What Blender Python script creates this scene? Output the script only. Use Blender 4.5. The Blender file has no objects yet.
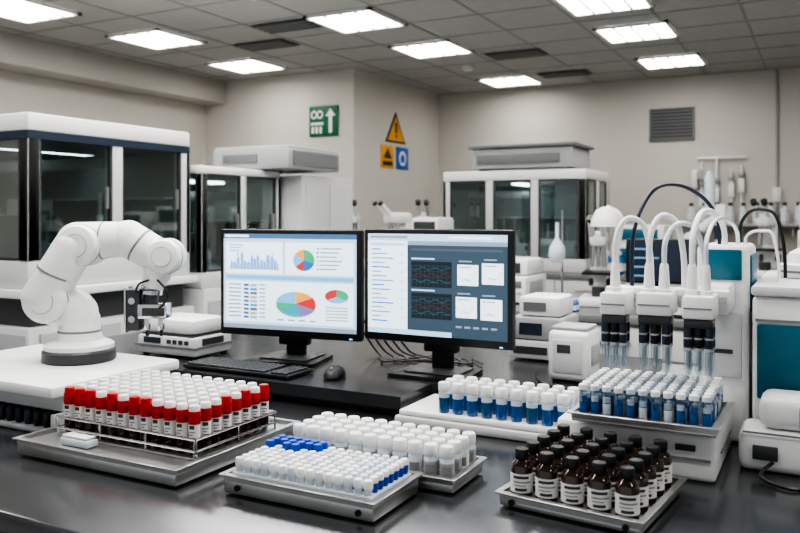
import bpy, bmesh, math, random
from mathutils import Vector, Matrix
random.seed(7)
scene = bpy.context.scene

# ------------------------------------------------------------------ materials
MATS = {}
def mat(name, col, rough=0.5, metal=0.0, emit=0.0, noise=0.0, nscale=20.0, bump=0.0, coat=0.0, spec=0.5, stretch=None):
    if name in MATS: return MATS[name]
    m = bpy.data.materials.new(name); m.use_nodes = True
    nt = m.node_tree; p = nt.nodes['Principled BSDF']
    p.inputs['Base Color'].default_value = (*col, 1)
    p.inputs['Roughness'].default_value = rough
    p.inputs['Metallic'].default_value = metal
    p.inputs['Coat Weight'].default_value = coat
    p.inputs['Specular IOR Level'].default_value = spec
    if emit > 0:
        p.inputs['Emission Color'].default_value = (*col, 1)
        p.inputs['Emission Strength'].default_value = emit
    if noise > 0 or bump > 0:
        tc = nt.nodes.new('ShaderNodeTexCoord')
        mp = nt.nodes.new('ShaderNodeMapping')
        if stretch: mp.inputs['Scale'].default_value = stretch
        nt.links.new(tc.outputs['Object'], mp.inputs['Vector'])
        n = nt.nodes.new('ShaderNodeTexNoise'); n.inputs['Scale'].default_value = nscale
        n.inputs['Detail'].default_value = 5
        nt.links.new(mp.outputs['Vector'], n.inputs['Vector'])
        if noise > 0:
            r = nt.nodes.new('ShaderNodeMapRange')
            r.inputs['To Min'].default_value = 1 - noise; r.inputs['To Max'].default_value = 1 + noise
            nt.links.new(n.outputs['Fac'], r.inputs['Value'])
            mx = nt.nodes.new('ShaderNodeVectorMath'); mx.operation = 'SCALE'
            mx.inputs[0].default_value = col
            nt.links.new(r.outputs['Result'], mx.inputs['Scale'])
            nt.links.new(mx.outputs['Vector'], p.inputs['Base Color'])
            r2 = nt.nodes.new('ShaderNodeMapRange')
            r2.inputs['To Min'].default_value = max(0, rough - noise*0.4); r2.inputs['To Max'].default_value = min(1, rough + noise*0.4)
            nt.links.new(n.outputs['Fac'], r2.inputs['Value'])
            nt.links.new(r2.outputs['Result'], p.inputs['Roughness'])
        if bump > 0:
            b = nt.nodes.new('ShaderNodeBump'); b.inputs['Strength'].default_value = bump; b.inputs['Distance'].default_value = 0.002
            nt.links.new(n.outputs['Fac'], b.inputs['Height']); nt.links.new(b.outputs['Normal'], p.inputs['Normal'])
    MATS[name] = m
    return m

def glass(name, col, refl=0.12, rough=0.03):
    if name in MATS: return MATS[name]
    m = bpy.data.materials.new(name); m.use_nodes = True
    nt = m.node_tree; nt.nodes.remove(nt.nodes['Principled BSDF'])
    out = nt.nodes['Material Output']
    t = nt.nodes.new('ShaderNodeBsdfTransparent'); t.inputs['Color'].default_value = (*col, 1)
    g = nt.nodes.new('ShaderNodeBsdfGlossy'); g.inputs['Roughness'].default_value = rough
    lw = nt.nodes.new('ShaderNodeLayerWeight'); lw.inputs['Blend'].default_value = 0.35
    ma = nt.nodes.new('ShaderNodeMath'); ma.operation = 'MULTIPLY_ADD'
    ma.inputs[1].default_value = 0.45; ma.inputs[2].default_value = refl
    nt.links.new(lw.outputs['Facing'], ma.inputs[0])
    mx = nt.nodes.new('ShaderNodeMixShader')
    nt.links.new(ma.outputs[0], mx.inputs[0]); nt.links.new(t.outputs[0], mx.inputs[1]); nt.links.new(g.outputs[0], mx.inputs[2])
    nt.links.new(mx.outputs[0], out.inputs['Surface'])
    MATS[name] = m
    return m

WHITE = mat('white_plastic', (0.76, 0.765, 0.76), 0.32, noise=0.03, nscale=6)
OFFW = mat('offwhite_enamel', (0.56, 0.57, 0.57), 0.4, noise=0.04, nscale=4)
LGREY = mat('light_grey_plastic', (0.36, 0.37, 0.38), 0.45, noise=0.05)
MGREY = mat('mid_grey_plastic', (0.16, 0.165, 0.17), 0.45, noise=0.05)
DGREY = mat('dark_grey_plastic', (0.045, 0.048, 0.052), 0.4, noise=0.08)
BLACK = mat('black_plastic', (0.010, 0.010, 0.011), 0.35, noise=0.1)
SEAM = mat('seam_grey', (0.20, 0.21, 0.22), 0.5)
STEEL = mat('brushed_steel', (0.52, 0.52, 0.51), 0.3, 0.9, noise=0.12, nscale=30, stretch=(1, 14, 1))
CHROME = mat('polished_steel', (0.60, 0.60, 0.61), 0.15, 1.0, noise=0.03)
TEAL = mat('teal_panel', (0.012, 0.115, 0.175), 0.3, noise=0.05)
NAVY = mat('navy_band', (0.022, 0.035, 0.06), 0.35, noise=0.05)
BENCH = mat('dark_bench_top', (0.125, 0.13, 0.14), 0.2, 0.8, noise=0.25, nscale=3.0, spec=0.6)
DESK = mat('dark_desk_top', (0.08, 0.083, 0.09), 0.24, 0.6, noise=0.15, nscale=5, spec=0.6)
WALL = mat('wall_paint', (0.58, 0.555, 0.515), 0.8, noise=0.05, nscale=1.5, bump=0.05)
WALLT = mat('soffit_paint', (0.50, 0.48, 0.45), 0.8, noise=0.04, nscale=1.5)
CEIL = mat('ceiling_tile', (0.43, 0.43, 0.42), 0.9, noise=0.08, nscale=8, bump=0.1)
TBAR = mat('ceiling_tbar', (0.25, 0.25, 0.25), 0.5, noise=0.02)
FLOOR = mat('floor_epoxy', (0.33, 0.335, 0.335), 0.3, noise=0.12, nscale=2)
LAMP = mat('lamp_diffuser', (1.0, 0.97, 0.92), 0.5, emit=13.0)
RED = mat('red_cap', (0.42, 0.006, 0.008), 0.35, noise=0.05)
BLOOD = mat('dark_blood', (0.030, 0.005, 0.005), 0.12, noise=0.05)
BLUE = mat('blue_cap', (0.008, 0.055, 0.40), 0.3, noise=0.05)
BLUELIQ = mat('blue_liquid', (0.004, 0.10, 0.34), 0.1, noise=0.05, coat=0.5)
TEALLIQ = mat('deep_blue_liquid', (0.006, 0.10, 0.25), 0.1, noise=0.05, coat=0.5)
AMBER = mat('amber_glass', (0.026, 0.010, 0.004), 0.08, noise=0.1, coat=1.0)
LABEL = mat('paper_label', (0.72, 0.72, 0.70), 0.6, noise=0.04)
INK = mat('label_ink', (0.04, 0.04, 0.05), 0.6, noise=0.02)
INKG = mat('label_ink_grey', (0.25, 0.25, 0.27), 0.6, noise=0.02)
MILKY = mat('milky_plastic', (0.60, 0.66, 0.72), 0.25, noise=0.03, coat=0.3)
GLASS = glass('cabinet_glass', (0.74, 0.82, 0.81), 0.08)
VGLASS = glass('vial_glass', (0.86, 0.92, 0.95), 0.10)
INNER = mat('cabinet_interior', (0.24, 0.28, 0.275), 0.6, noise=0.1)
TUBEL = mat('cabinet_strip_light', (0.9, 0.97, 1.0), 0.5, emit=6.0)
GREEN = mat('exit_green', (0.0, 0.11, 0.05), 0.5, noise=0.03)
SIGNW = mat('sign_white', (0.8, 0.8, 0.8), 0.5, noise=0.02)
YEL = mat('warning_yellow', (0.70, 0.33, 0.02), 0.5, noise=0.03)
SBLUE = mat('sign_blue', (0.01, 0.11, 0.40), 0.5, noise=0.03)
HOSEB = mat('dark_blue_hose', (0.01, 0.02, 0.045), 0.3, noise=0.05)

def em(name, col, s=1.0):
    return mat('screen_' + name, col, 0.3, emit=s)

# ------------------------------------------------------------------ builder
class B:
    def __init__(s, name):
        s.name = name; s.v = []; s.f = []; s.mi = []; s.ms = []
    def m(s, mt):
        if mt not in s.ms: s.ms.append(mt)
        return s.ms.index(mt)
    def add(s, vs, fs, mt, M=None):
        o = len(s.v); k = s.m(mt)
        if M is not None: vs = [M @ Vector(v) for v in vs]
        s.v.extend([tuple(v) for v in vs])
        for f in fs:
            s.f.append([o + i for i in f]); s.mi.append(k)
    def box(s, x0, x1, y0, y1, z0, z1, mt, bev=0.0, seg=2, M=None):
        if x0 > x1: x0, x1 = x1, x0
        if y0 > y1: y0, y1 = y1, y0
        if z0 > z1: z0, z1 = z1, z0
        vs = [(x, y, z) for z in (z0, z1) for y in (y0, y1) for x in (x0, x1)]
        fs = [(0, 2, 3, 1), (4, 5, 7, 6), (0, 1, 5, 4), (2, 6, 7, 3), (0, 4, 6, 2), (1, 3, 7, 5)]
        if bev <= 0:
            s.add(vs, fs, mt, M); return
        bev = min(bev, 0.49*min(x1-x0, y1-y0, z1-z0))
        bm = bmesh.new(); bv = [bm.verts.new(v) for v in vs]
        for f in fs: bm.faces.new([bv[i] for i in f])
        bmesh.ops.bevel(bm, geom=bm.edges[:], offset=bev, segments=seg, profile=0.5, affect='EDGES')
        bm.verts.index_update()
        s.add([v.co[:] for v in bm.verts], [[v.index for v in f.verts] for f in bm.faces], mt, M)
        bm.free()
    def lathe(s, prof, c, mt, seg=16, M=None, cap=True):
        cx, cy, cz = c; vs = []; fs = []
        for r, z in prof:
            for i in range(seg):
                a = 2*math.pi*i/seg
                vs.append((cx + r*math.cos(a), cy + r*math.sin(a), cz + z))
        for j in range(len(prof)-1):
            for i in range(seg):
                i2 = (i+1) % seg
                fs.append((j*seg+i, j*seg+i2, (j+1)*seg+i2, (j+1)*seg+i))
        if cap:
            fs.append(tuple(reversed(range(seg))))
            fs.append(tuple((len(prof)-1)*seg+i for i in range(seg)))
        s.add(vs, fs, mt, M)
    def cyl(s, c, r, h, mt, seg=16, M=None, bev=0.0):
        if bev: s.lathe([(r-bev, 0), (r, bev), (r, h-bev), (r-bev, h)], c, mt, seg, M)
        else: s.lathe([(r, 0), (r, h)], c, mt, seg, M)
    def rod(s, p1, p2, r1, mt, r2=None, seg=16, bev=0.0):
        p1 = Vector(p1); p2 = Vector(p2); d = p2-p1; L = d.length
        M = Matrix.Translation(p1) @ d.to_track_quat('Z', 'Y').to_matrix().to_4x4()
        r2 = r1 if r2 is None else r2
        if bev: s.lathe([(r1-bev, 0), (r1-bev*0.3, bev*0.3), (r1, bev), (r2, L-bev), (r2-bev*0.3, L-bev*0.3), (r2-bev, L)], (0, 0, 0), mt, seg, M)
        else: s.lathe([(r1, 0), (r2, L)], (0, 0, 0), mt, seg, M)
    def capsule(s, p1, p2, r1, r2, mt, seg=28):
        p1 = Vector(p1); p2 = Vector(p2); d = p2-p1; L = d.length
        M = Matrix.Translation(p1) @ d.to_track_quat('Z', 'Y').to_matrix().to_4x4()
        pr = [(max(1e-4, r1*math.cos(a)), r1*math.sin(a)) for a in [math.radians(-90+i*11.25) for i in range(9)]]
        pr += [(max(1e-4, r2*math.cos(a)), L + r2*math.sin(a)) for a in [math.radians(i*11.25) for i in range(9)]]
        s.lathe(pr, (0, 0, 0), mt, seg, M)
    def sph(s, c, r, mt, seg=16, sz=1.0):
        pr = [(max(1e-4, r*math.cos(a)), sz*r*math.sin(a)) for a in [math.radians(-90+i*15) for i in range(13)]]
        s.lathe(pr, c, mt, seg)
    def tube(s, pts, r, mt, seg=8, smooth=6):
        pts = [Vector(p) for p in pts]
        if smooth and len(pts) > 2:
            q = []
            for i in range(len(pts)-1):
                p0 = pts[max(i-1, 0)]; p1 = pts[i]; p2 = pts[i+1]; p3 = pts[min(i+2, len(pts)-1)]
                for k in range(smooth):
                    t = k/smooth
                    q.append(0.5*((2*p1)+(p2-p0)*t+(2*p0-5*p1+4*p2-p3)*t*t+(3*p1-p0-3*p2+p3)*t**3))
            q.append(pts[-1]); pts = q
        vs = []; fs = []; up = Vector((0.13, 0.31, 0.94)).normalized(); prev = None
        for i, p in enumerate(pts):
            d = (pts[min(i+1, len(pts)-1)] - pts[max(i-1, 0)]).normalized()
            if prev is None:
                a = d.cross(up)
                if a.length < 0.05: a = d.cross(Vector((1, 0, 0)))
            else: a = prev - d*prev.dot(d)
            a.normalize(); prev = a; b = d.cross(a)
            for k in range(seg):
                an = 2*math.pi*k/seg
                vs.append(p + a*r*math.cos(an) + b*r*math.sin(an))
        n = len(pts)
        for i in range(n-1):
            for k in range(seg):
                k2 = (k+1) % seg
                fs.append((i*seg+k, i*seg+k2, (i+1)*seg+k2, (i+1)*seg+k))
        fs.append(tuple(reversed(range(seg)))); fs.append(tuple((n-1)*seg+k for k in range(seg)))
        s.add(vs, fs, mt)
    def arc(s, c, r, z0, z1, a0, a1, mt, n=5):
        vs = []; fs = []
        for i in range(n+1):
            a = math.radians(a0 + (a1-a0)*i/n)
            vs += [(c[0]+r*math.cos(a), c[1]+r*math.sin(a), c[2]+z0), (c[0]+r*math.cos(a), c[1]+r*math.sin(a), c[2]+z1)]
        for i in range(n): fs.append((2*i, 2*i+2, 2*i+3, 2*i+1))
        s.add(vs, fs, mt)
    def prism(s, poly, z0, z1, mt, M=None):
        n = len(poly)
        vs = [(x, y, z0) for x, y in poly] + [(x, y, z1) for x, y in poly]
        fs = [tuple(reversed(range(n))), tuple(range(n, 2*n))] + [(i, (i+1) % n, n+(i+1) % n, n+i) for i in range(n)]
        s.add(vs, fs, mt, M)
    def build(s, loc=(0, 0, 0), rz=0.0, parent=None, ang=38):
        me = bpy.data.meshes.new(s.name)
        me.from_pydata(s.v, [], s.f)
        for mt in s.ms: me.materials.append(mt)
        me.polygons.foreach_set('material_index', s.mi)
        me.polygons.foreach_set('use_smooth', [True]*len(s.f))
        me.update(); me.set_sharp_from_angle(angle=math.radians(ang))
        ob = bpy.data.objects.new(s.name, me); scene.collection.objects.link(ob)
        ob.location = loc; ob.rotation_euler = (0, 0, math.radians(rz))
        if parent: ob.parent = parent
        return ob

XZ = lambda y: Matrix(((1, 0, 0, 0), (0, 0, -1, y), (0, 1, 0, 0), (0, 0, 0, 1)))
MX = Matrix(((0, 0, 1, 0), (1, 0, 0, 0), (0, 1, 0, 0), (0, 0, 0, 1)))

# ------------------------------------------------------------------ room
H = 3.0
CXR, CYF = -4.38, 7.2
b = B('floor'); b.box(-6.6, 4.1, -2.5, 9.4, -0.1, 0, FLOOR); b.build()
b = B('ceiling'); b.box(-6.6, 4.1, -2.5, 9.4, H, H+0.1, CEIL); b.build()
b = B('wall_left'); b.box(-6.6, -6.42, -2.5, 9.4, 0, H, WALL); b.build()
b = B('wall_back'); b.box(-6.42, 4.0, 9.3, 9.4, 0, H, WALL); b.build()
b = B('wall_right'); b.box(4.0, 4.1, -2.5, 9.4, 0, H, WALL); b.build()
b = B('wall_column'); b.box(-6.42, CXR, CYF, 9.3, 0, H, WALL); b.build()
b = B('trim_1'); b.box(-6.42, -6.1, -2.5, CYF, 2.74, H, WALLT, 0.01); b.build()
b = B('baseboard_back'); b.box(CXR, 4.0, 9.28, 9.3, 0, 0.1, MGREY); b.build()
b = B('baseboard_column'); b.box(-6.42, CXR+0.02, CYF-0.02, CYF, 0, 0.1, MGREY); b.box(CXR, CXR+0.02, CYF, 9.28, 0, 0.1, MGREY); b.build()
b = B('trim_2')
x = -3.55 - 0.6*4
while x < 4.0:
    b.box(x-0.010, x+0.010, -2.5, 9.3, H-0.004, H, TBAR); x += 0.6
y = 5.1 - 0.6*12
while y < 9.3:
    b.box(-6.1, 4.0, y-0.010, y+0.010, H-0.0035, H, TBAR); y += 0.6
b.build()

def panel(cx, cy):
    b = B('ceiling_light_panel')
    h = 0.30
    b.box(-h, h, -h, -h+0.03, -0.02, 0, WHITE); b.box(-h, h, h-0.03, h, -0.02, 0, WHITE)
    b.box(-h, -h+0.03, -h, h, -0.02, 0, WHITE); b.box(h-0.03, h, -h, h, -0.02, 0, WHITE)
    b.box(-h+0.03, h-0.03, -h+0.03, h-0.03, -0.010, -0.002, LAMP)
    for k in (-0.14, 0, 0.14): b.box(k-0.009, k+0.009, -h+0.03, h-0.03, -0.018, -0.010, MGREY)
    b.build((cx, cy, H-0.0045))
for cx, cy in ((-5.29, 3.93), (-5.13, 5.15), (-5.23, 6.5), (-3.27, 4.2), (-3.26, 5.4), (-3.2, 6.65), (-3.17, 8.65), (-1.4, 4.4), (-1.4, 5.74), (-1.39, 6.84), (-1.35, 8.29)): panel(cx, cy)
for cx in (-5.15, -3.25, -1.45, 0.35, 2.15):  # unseen panel rows near the camera, added for lighting
    for cy in (0.6, 2.4): panel(cx, cy)
for cx in (0.35, 2.15):  # more unseen panels on the right, added for lighting
    for cy in (4.2, 6.6): panel(cx, cy)
for cx, cy in ((-3.85, 5.3), (-4.45, 5.8), (-2.6, 7.25), (-2.5, 8.5)):
    b = B('ceiling_air_vent')
    b.box(-0.27, 0.27, -0.14, 0.14, -0.008, 0, DGREY)
    for k in range(4): b.box(-0.25, 0.25, -0.125+k*0.07, -0.10+k*0.07, -0.022, -0.008, MGREY)
    b.build((cx, cy, H-0.0045))
b = B('smoke_detector'); b.lathe([(0.06, 0), (0.06, -0.03), (0.04, -0.05)], (0, 0, 0), WHITE, 20); b.build((-3.25, 7.6, H-0.005))

def area(name, loc, sx, sy, p, rot=(0, 0, 0)):
    l = bpy.data.lights.new(name, 'AREA'); l.shape = 'RECTANGLE'; l.size = sx; l.size_y = sy; l.energy = p
    l.color = (1.0, 0.98, 0.95)
    o = bpy.data.objects.new(name, l); scene.collection.objects.link(o); o.location = loc; o.rotation_euler = rot
area('bench_fill_light', (-1.6, 1.5, 2.93), 2.4, 0.35, 36)  # fill lights added above the benches for soft highlights, not real fixtures
area('bench_fill_light', (-0.2, 3.0, 2.93), 2.4, 0.35, 26)
area('bench_fill_light', (-2.6, 3.3, 2.93), 2.4, 0.35, 32)
w = bpy.data.worlds.new('World'); scene.world = w; w.use_nodes = True
w.node_tree.nodes['Background'].inputs[0].default_value = (0.95, 0.98, 1.0, 1)
w.node_tree.nodes['Background'].inputs[1].default_value = 0.5

# signs
b = B('exit_sign')
b.box(-0.185, 0.185, -0.015, 0, -0.165, 0.165, GREEN, 0.004)
M = XZ(-0.0155)
b.prism([(0.07, -0.13), (0.11, -0.13), (0.11, 0.05), (0.15, 0.05), (0.09, 0.13), (0.03, 0.05), (0.07, 0.05)], 0, 0.002, SIGNW, M)
for cx in (-0.12, -0.045):
    vs = []; fs = []
    for i in range(20):
        a = 2*math.pi*i/20
        vs += [(cx+0.04*math.cos(a), -0.0165, 0.07+0.045*math.sin(a)), (cx+0.024*math.cos(a), -0.0165, 0.07+0.028*math.sin(a))]
    for i in range(20):
        j = (i+1) % 20; fs.append((2*i, 2*j, 2*j+1, 2*i+1))
    b.add(vs, fs, SIGNW)
b.box(-0.16, 0.0, -0.017, -0.0155, -0.04, -0.015, SIGNW)
for k in range(3): b.box(-0.15+k*0.05, -0.12+k*0.05, -0.017, -0.0155, -0.13, -0.06, SIGNW)
b.build((-4.75, CYF-0.001, 2.468))
b = B('warning_triangle_sign')
b.prism([(-0.24, -0.16), (0.24, -0.16), (0, 0.19)], 0, 0.01, BLACK, MX)
b.prism([(-0.20, -0.138), (0.20, -0.138), (0, 0.15)], 0.01, 0.012, YEL, MX)
b.prism([(-0.02, -0.05), (0.02, -0.05), (0.03, 0.07), (-0.03, 0.07)], 0.012, 0.014, BLACK, MX)
b.prism([(-0.02, -0.1), (0.02, -0.1), (0.02, -0.07), (-0.02, -0.07)], 0.012, 0.014, BLACK, MX)
b.build((CXR+0.001, 8.12, 2.45))
b = B('hazard_sign')
b.box(0, 0.01, -0.15, 0.15, -0.13, 0.13, YEL, 0.002)
b.prism([(-0.1, -0.02), (0.1, -0.02), (0, 0.10)], 0.01, 0.012, BLACK, MX)
b.prism([(-0.11, -0.10), (0.11, -0.10), (0.11, -0.05), (-0.11, -0.05)], 0.01, 0.012, BLACK, MX)
b.build((CXR+0.001, 7.92, 2.12))
b = B('mandatory_gear_sign')
b.box(0, 0.01, -0.15, 0.15, -0.13, 0.13, SBLUE, 0.002)
b.prism([(0.085*math.cos(i*math.pi/8), 0.085*math.sin(i*math.pi/8)) for i in range(16)], 0.01, 0.012, SIGNW, MX)
b.prism([(-0.05, -0.05), (0.05, -0.05), (0.05, 0.02), (0.0, 0.06), (-0.05, 0.02)], 0.012, 0.014, SBLUE, MX)
b.build((CXR+0.001, 8.28, 2.12))
b = B('wall_air_grille')
b.box(-0.235, 0.235, -0.01, 0, -0.175, 0.175, DGREY)
for k in range(9): b.box(-0.22, 0.22, -0.03, -0.01, -0.16+k*0.037, -0.145+k*0.037, MGREY)
b.box(-0.24, -0.22, -0.03, 0, -0.18, 0.18, MGREY); b.box(0.22, 0.24, -0.03, 0, -0.18, 0.18, MGREY)
b.box(-0.24, 0.24, -0.03, 0, 0.165, 0.18, MGREY); b.box(-0.24, 0.24, -0.03, 0, -0.18, -0.165, MGREY)
b.build((-1.51, 9.299, 2.47))
b = B('wall_gas_piping')
for k, (xx, z0, z1) in enumerate(((-0.2, 1.3, 2.05), (-0.05, 1.2, 2.1), (0.1, 1.3, 1.95), (0.2, 1.2, 2.0))):
    b.rod((xx, -0.04, z0), (xx, -0.04, z1), 0.014, WHITE, seg=8)
    b.box(xx-0.03, xx+0.03, -0.08, 0, 1.55+0.05*k, 1.7+0.05*k, WHITE, 0.008)
    b.sph((xx, -0.05, 1.8+0.03*k), 0.035, LGREY, 12)
b.rod((-0.25, -0.04, 2.08), (0.25, -0.04, 2.08), 0.014, WHITE, seg=8)
b.box(-0.3, -0.24, -0.1, 0, 1.75, 1.95, WHITE, 0.01)
b.cyl((0, 0, 0), 0.05, 0.03, LGREY, M=Matrix.Translation((-0.2, -0.08, 1.9)) @ Matrix.Rotation(math.pi/2, 4, 'X'))
b.build((-0.99, 9.299, 0))
b = B('wall_conduit')
b.rod((0, -0.02, 1.0), (0, -0.02, 2.99), 0.012, LGREY, seg=8); b.box(-0.04, 0.04, -0.05, 0, 1.6, 1.75, WHITE, 0.005)
b.build((-0.45, 9.299, 0))

# ------------------------------------------------------------------ benches
def bench(name, x0, x1, y0, y1, zt, top, n, dark=False):
    b = B(name)
    b.box(x0, x1, y0, y1, zt-0.04, zt, top, 0.006)
    b.box(x0+0.02, x1-0.02, y0+0.04, y1-0.02, 0.1, zt-0.04, MGREY if dark else OFFW)
    b.box(x0+0.05, x1-0.05, y0+0.1, y1-0.05, 0, 0.1, BLACK)
    w = (x1-x0-0.06)/n
    for i in range(n):
        xa = x0+0.03+i*w
        b.box(xa+0.005, xa+w-0.005, y0+0.02, y0+0.04, zt-0.22, zt-0.06, LGREY if dark else OFFW, 0.004)
        b.box(xa+0.005, xa+w-0.005, y0+0.02, y0+0.04, 0.12, zt-0.235, LGREY if dark else OFFW, 0.004)
        b.box(xa+w*0.3, xa+w*0.7, y0+0.0, y0+0.02, zt-0.15, zt-0.135, STEEL)
    return b.build()
b = B('lab_workbench')
b.box(-2.7, 1.6, 0.98, 2.92, 0.86, 0.90, BENCH, 0.006)
b.box(-2.66, 1.56, 1.06, 2.88, 0.1, 0.86, DGREY)
b.box(-2.6, 1.5, 1.12, 2.8, 0, 0.1, BLACK)
for i in range(6): b.box(-2.65+i*0.7, -1.97+i*0.7, 1.04, 1.06, 0.13, 0.82, MGREY, 0.004)
b.build()
b = B('computer_desk_top')
b.prism([(-2.6, 1.94), (-1.03, 1.94), (-1.03, 2.14), (-0.5, 2.14), (-0.5, 2.88), (-2.6, 2.88)], 0.925, 0.96, DESK)
b.box(-2.58, -1.05, 1.97, 2.86, 0.9, 0.925, BLACK); b.box(-1.05, -0.52, 2.17, 2.86, 0.9, 0.925, BLACK)  # black filler paints the shadowed recess under the slab
b.build(ang=20)

bench('rear_lab_bench', -3.9, 1.5, 6.8, 7.9, 0.95, MGREY, 9)
bench('mid_lab_bench', -2.0, 1.8, 4.3, 5.0, 0.92, MGREY, 6)

# ------------------------------------------------------------------ glass enclosures
def enclosure(name, x0, x1, y0, y1, z0, z1, nx, ny, top=0.1, base=0.12, band=None, fr=0.045):
    b = B(name)
    b.box(x0, x1, y0, y1, z1-top, z1, WHITE, 0.012)
    b.box(x0, x1, y0, y1, z0, z0+base, OFFW, 0.01)
    if band: b.box(x0+0.01, x1+0.004, y0-0.004, y1-0.01, z1-top-0.04, z1-top, NAVY)
    zb, zt = z0+base, z1-top
    b.box(x0, x0+0.03, y0, y1, zb, zt, INNER); b.box(x0, x1, y1-0.03, y1, zb, zt, INNER)
    for i in range(nx+1):
        xx = x0 + (x1-x0-fr)*i/nx
        b.box(xx, xx+fr, y0, y0+fr, zb, zt, OFFW, 0.005)
    for j in range(ny+1):
        yy = y0 + (y1-y0-fr)*j/ny
        b.box(x1-fr, x1, yy, yy+fr, zb, zt, OFFW, 0.005)
    f = 0.014
    for i in range(nx):
        xa = x0+(x1-x0-fr)*i/nx+fr; xb = x0+(x1-x0-fr)*(i+1)/nx
        b.box(xa, xb, y0+0.015, y0+0.02, zb, zt, GLASS)
        for (u, v, p, q) in ((xa, xa+f, zb, zt), (xb-f, xb, zb, zt), (xa+f, xb-f, zb, zb+f), (xa+f, xb-f, zt-f, zt)):
            b.box(u, v, y0+0.008, y0+0.028, p, q, DGREY)
    for j in range(ny):
        ya = y0+(y1-y0-fr)*j/ny+fr; yb = y0+(y1-y0-fr)*(j+1)/ny
        b.box(x1-0.02, x1-0.015, ya, yb, zb, zt, GLASS)
        for (u, v, p, q) in ((ya, ya+f, zb, zt), (yb-f, yb, zb, zt), (ya+f, yb-f, zb, zb+f), (ya+f, yb-f, zt-f, zt)):
            b.box(x1-0.028, x1-0.008, u, v, p, q, DGREY)
        b.box(x1-0.008, x1+0.006, yb-0.05, yb-0.035, (zb+zt)/2-0.06, (zb+zt)/2+0.06, STEEL)
    n = max(3, int((y1-y0+x1-x0)/0.2))
    for i in range(n):
        cx = random.uniform(x0+0.2, x1-0.2); cy = random.uniform(y0+0.2, y1-0.2); hh = random.uniform(0.15, 0.5)*(zt-zb)
        if i % 2:
            b.box(cx-0.09, cx+0.09, cy-0.09, cy+0.09, zb, zb+hh, random.choice((LGREY, WHITE, MGREY)), 0.01)
            b.box(cx+0.09, cx+0.093, cy-0.06, cy+0.06, zb+hh*0.4, zb+hh*0.8, DGREY)
        else:
            b.lathe([(0.05, 0), (0.055, 0.02), (0.05, hh*0.6), (0.02, hh*0.8), (0.02, hh)], (cx, cy, zb), random.choice((WHITE, MILKY, TEALLIQ)), 14)
        b.rod((cx, cy, zb+hh), (cx, cy, zb+hh+0.2*(zt-zb)), 0.012, STEEL, seg=8)
    b.box(x0+0.1, x1-0.1, (y0+y1)/2-0.03, (y0+y1)/2+0.03, zt-0.16, zt-0.10, LGREY, 0.006)
    b.box(x0+0.04, x1-0.06, y1-0.16, y1-0.03, (zb+zt)/2, (zb+zt)/2+0.015, LGREY)
    b.box(x0+0.05, x1-0.05, y0+0.05, y1-0.05, zt-0.02, zt, INNER)
    b.box((x0+x1)/2-0.05, (x0+x1)/2+0.05, y0+0.15, y1-0.15, zt-0.04, zt-0.021, TUBEL)
    return b
b = enclosure('glass_workstation_enclosure', -4.9, -3.47, 2.62, 3.76, 1.09, 1.97, 2, 2, top=0.09, base=0.14, band=True, fr=0.07)
b.build()
b = B('enclosure_base_cabinet')
b.box(-4.9, -3.44, 2.60, 3.77, 0.1, 0.90, OFFW, 0.008); b.box(-4.9, -3.42, 2.59, 3.78, 1.045, 1.089, WHITE, 0.008)
b.box(-4.85, -3.49, 2.65, 3.72, 0.90, 1.045, DGREY); b.box(-4.85, -3.5, 2.7, 3.7, 0, 0.1, BLACK)
for k in range(2): b.box(-3.44, -3.425, 2.66+k*0.54, 3.17+k*0.54, 0.14, 0.87, LGREY, 0.004)
for k in range(2): b.box(-3.425, -3.41, 3.10+k*0.12, 3.115+k*0.12, 0.5, 0.7, STEEL)
for k in range(2): b.box(-4.84+k*0.72, -4.16+k*0.72, 2.585, 2.60, 0.14, 0.87, LGREY, 0.004)
b.build()
b = enclosure('glass_sample_cabinet', -4.3, -3.42, 3.81, 4.63, 1.0, 1.77, 1, 2, top=0.05, base=0.1, fr=0.05); b.build()
b = B('sample_cabinet_base')
b.box(-4.3, -3.40, 3.81, 4.63, 0, 0.999, OFFW, 0.008)
for k in range(2): b.box(-3.40, -3.385, 3.84+k*0.41, 4.2+k*0.41, 0.1, 0.92, LGREY, 0.004)
b.build()
b = B('tall_white_cabinet')
b.box(-3.95, -3.26, 4.66, 5.35, 0, 1.74, OFFW, 0.012); b.box(-3.26, -3.25, 4.7, 5.0, 0.1, 1.68, OFFW, 0.004); b.box(-3.26, -3.25, 5.01, 5.31, 0.1, 1.68, OFFW, 0.004)
b.rod((-3.235, 4.97, 1.0), (-3.235, 4.97, 1.2), 0.008, STEEL, seg=8); b.rod((-3.235, 5.04, 1.0), (-3.235, 5.04, 1.2), 0.008, STEEL, seg=8)
b.build()
b = B('rooftop_printer_unit')
b.box(-3.85, -3.19, 4.4, 5.05, 1.775, 1.92, LGREY, 0.015)
b.box(-3.84, -3.20, 4.41, 5.04, 1.92, 1.935, OFFW, 0.004)
b.box(-3.191, -3.18, 4.45, 5.0, 1.80, 1.90, MGREY)
for k in range(6): b.box(-3.18, -3.175, 4.46, 4.99, 1.805+k*0.016, 1.812+k*0.016, LGREY)
b.box(-3.75, -3.45, 4.385, 4.4, 1.82, 1.88, MGREY, 0.003)
b.build()
b = enclosure('rear_glass_analyzer', -3.23, -1.85, 6.95, 7.8, 0.951, 1.87, 3, 2, top=0.09, base=0.12, fr=0.07); b.build()
b = B('rooftop_control_unit')
b.box(-2.95, -1.98, 7.0, 7.6, 1.89, 2.08, LGREY, 0.02); b.box(-2.98, -1.95, 6.97, 7.63, 2.08, 2.11, MGREY, 0.008)
b.box(-2.9, -2.1, 6.985, 7.0, 1.93, 2.02, MGREY, 0.004)
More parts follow.
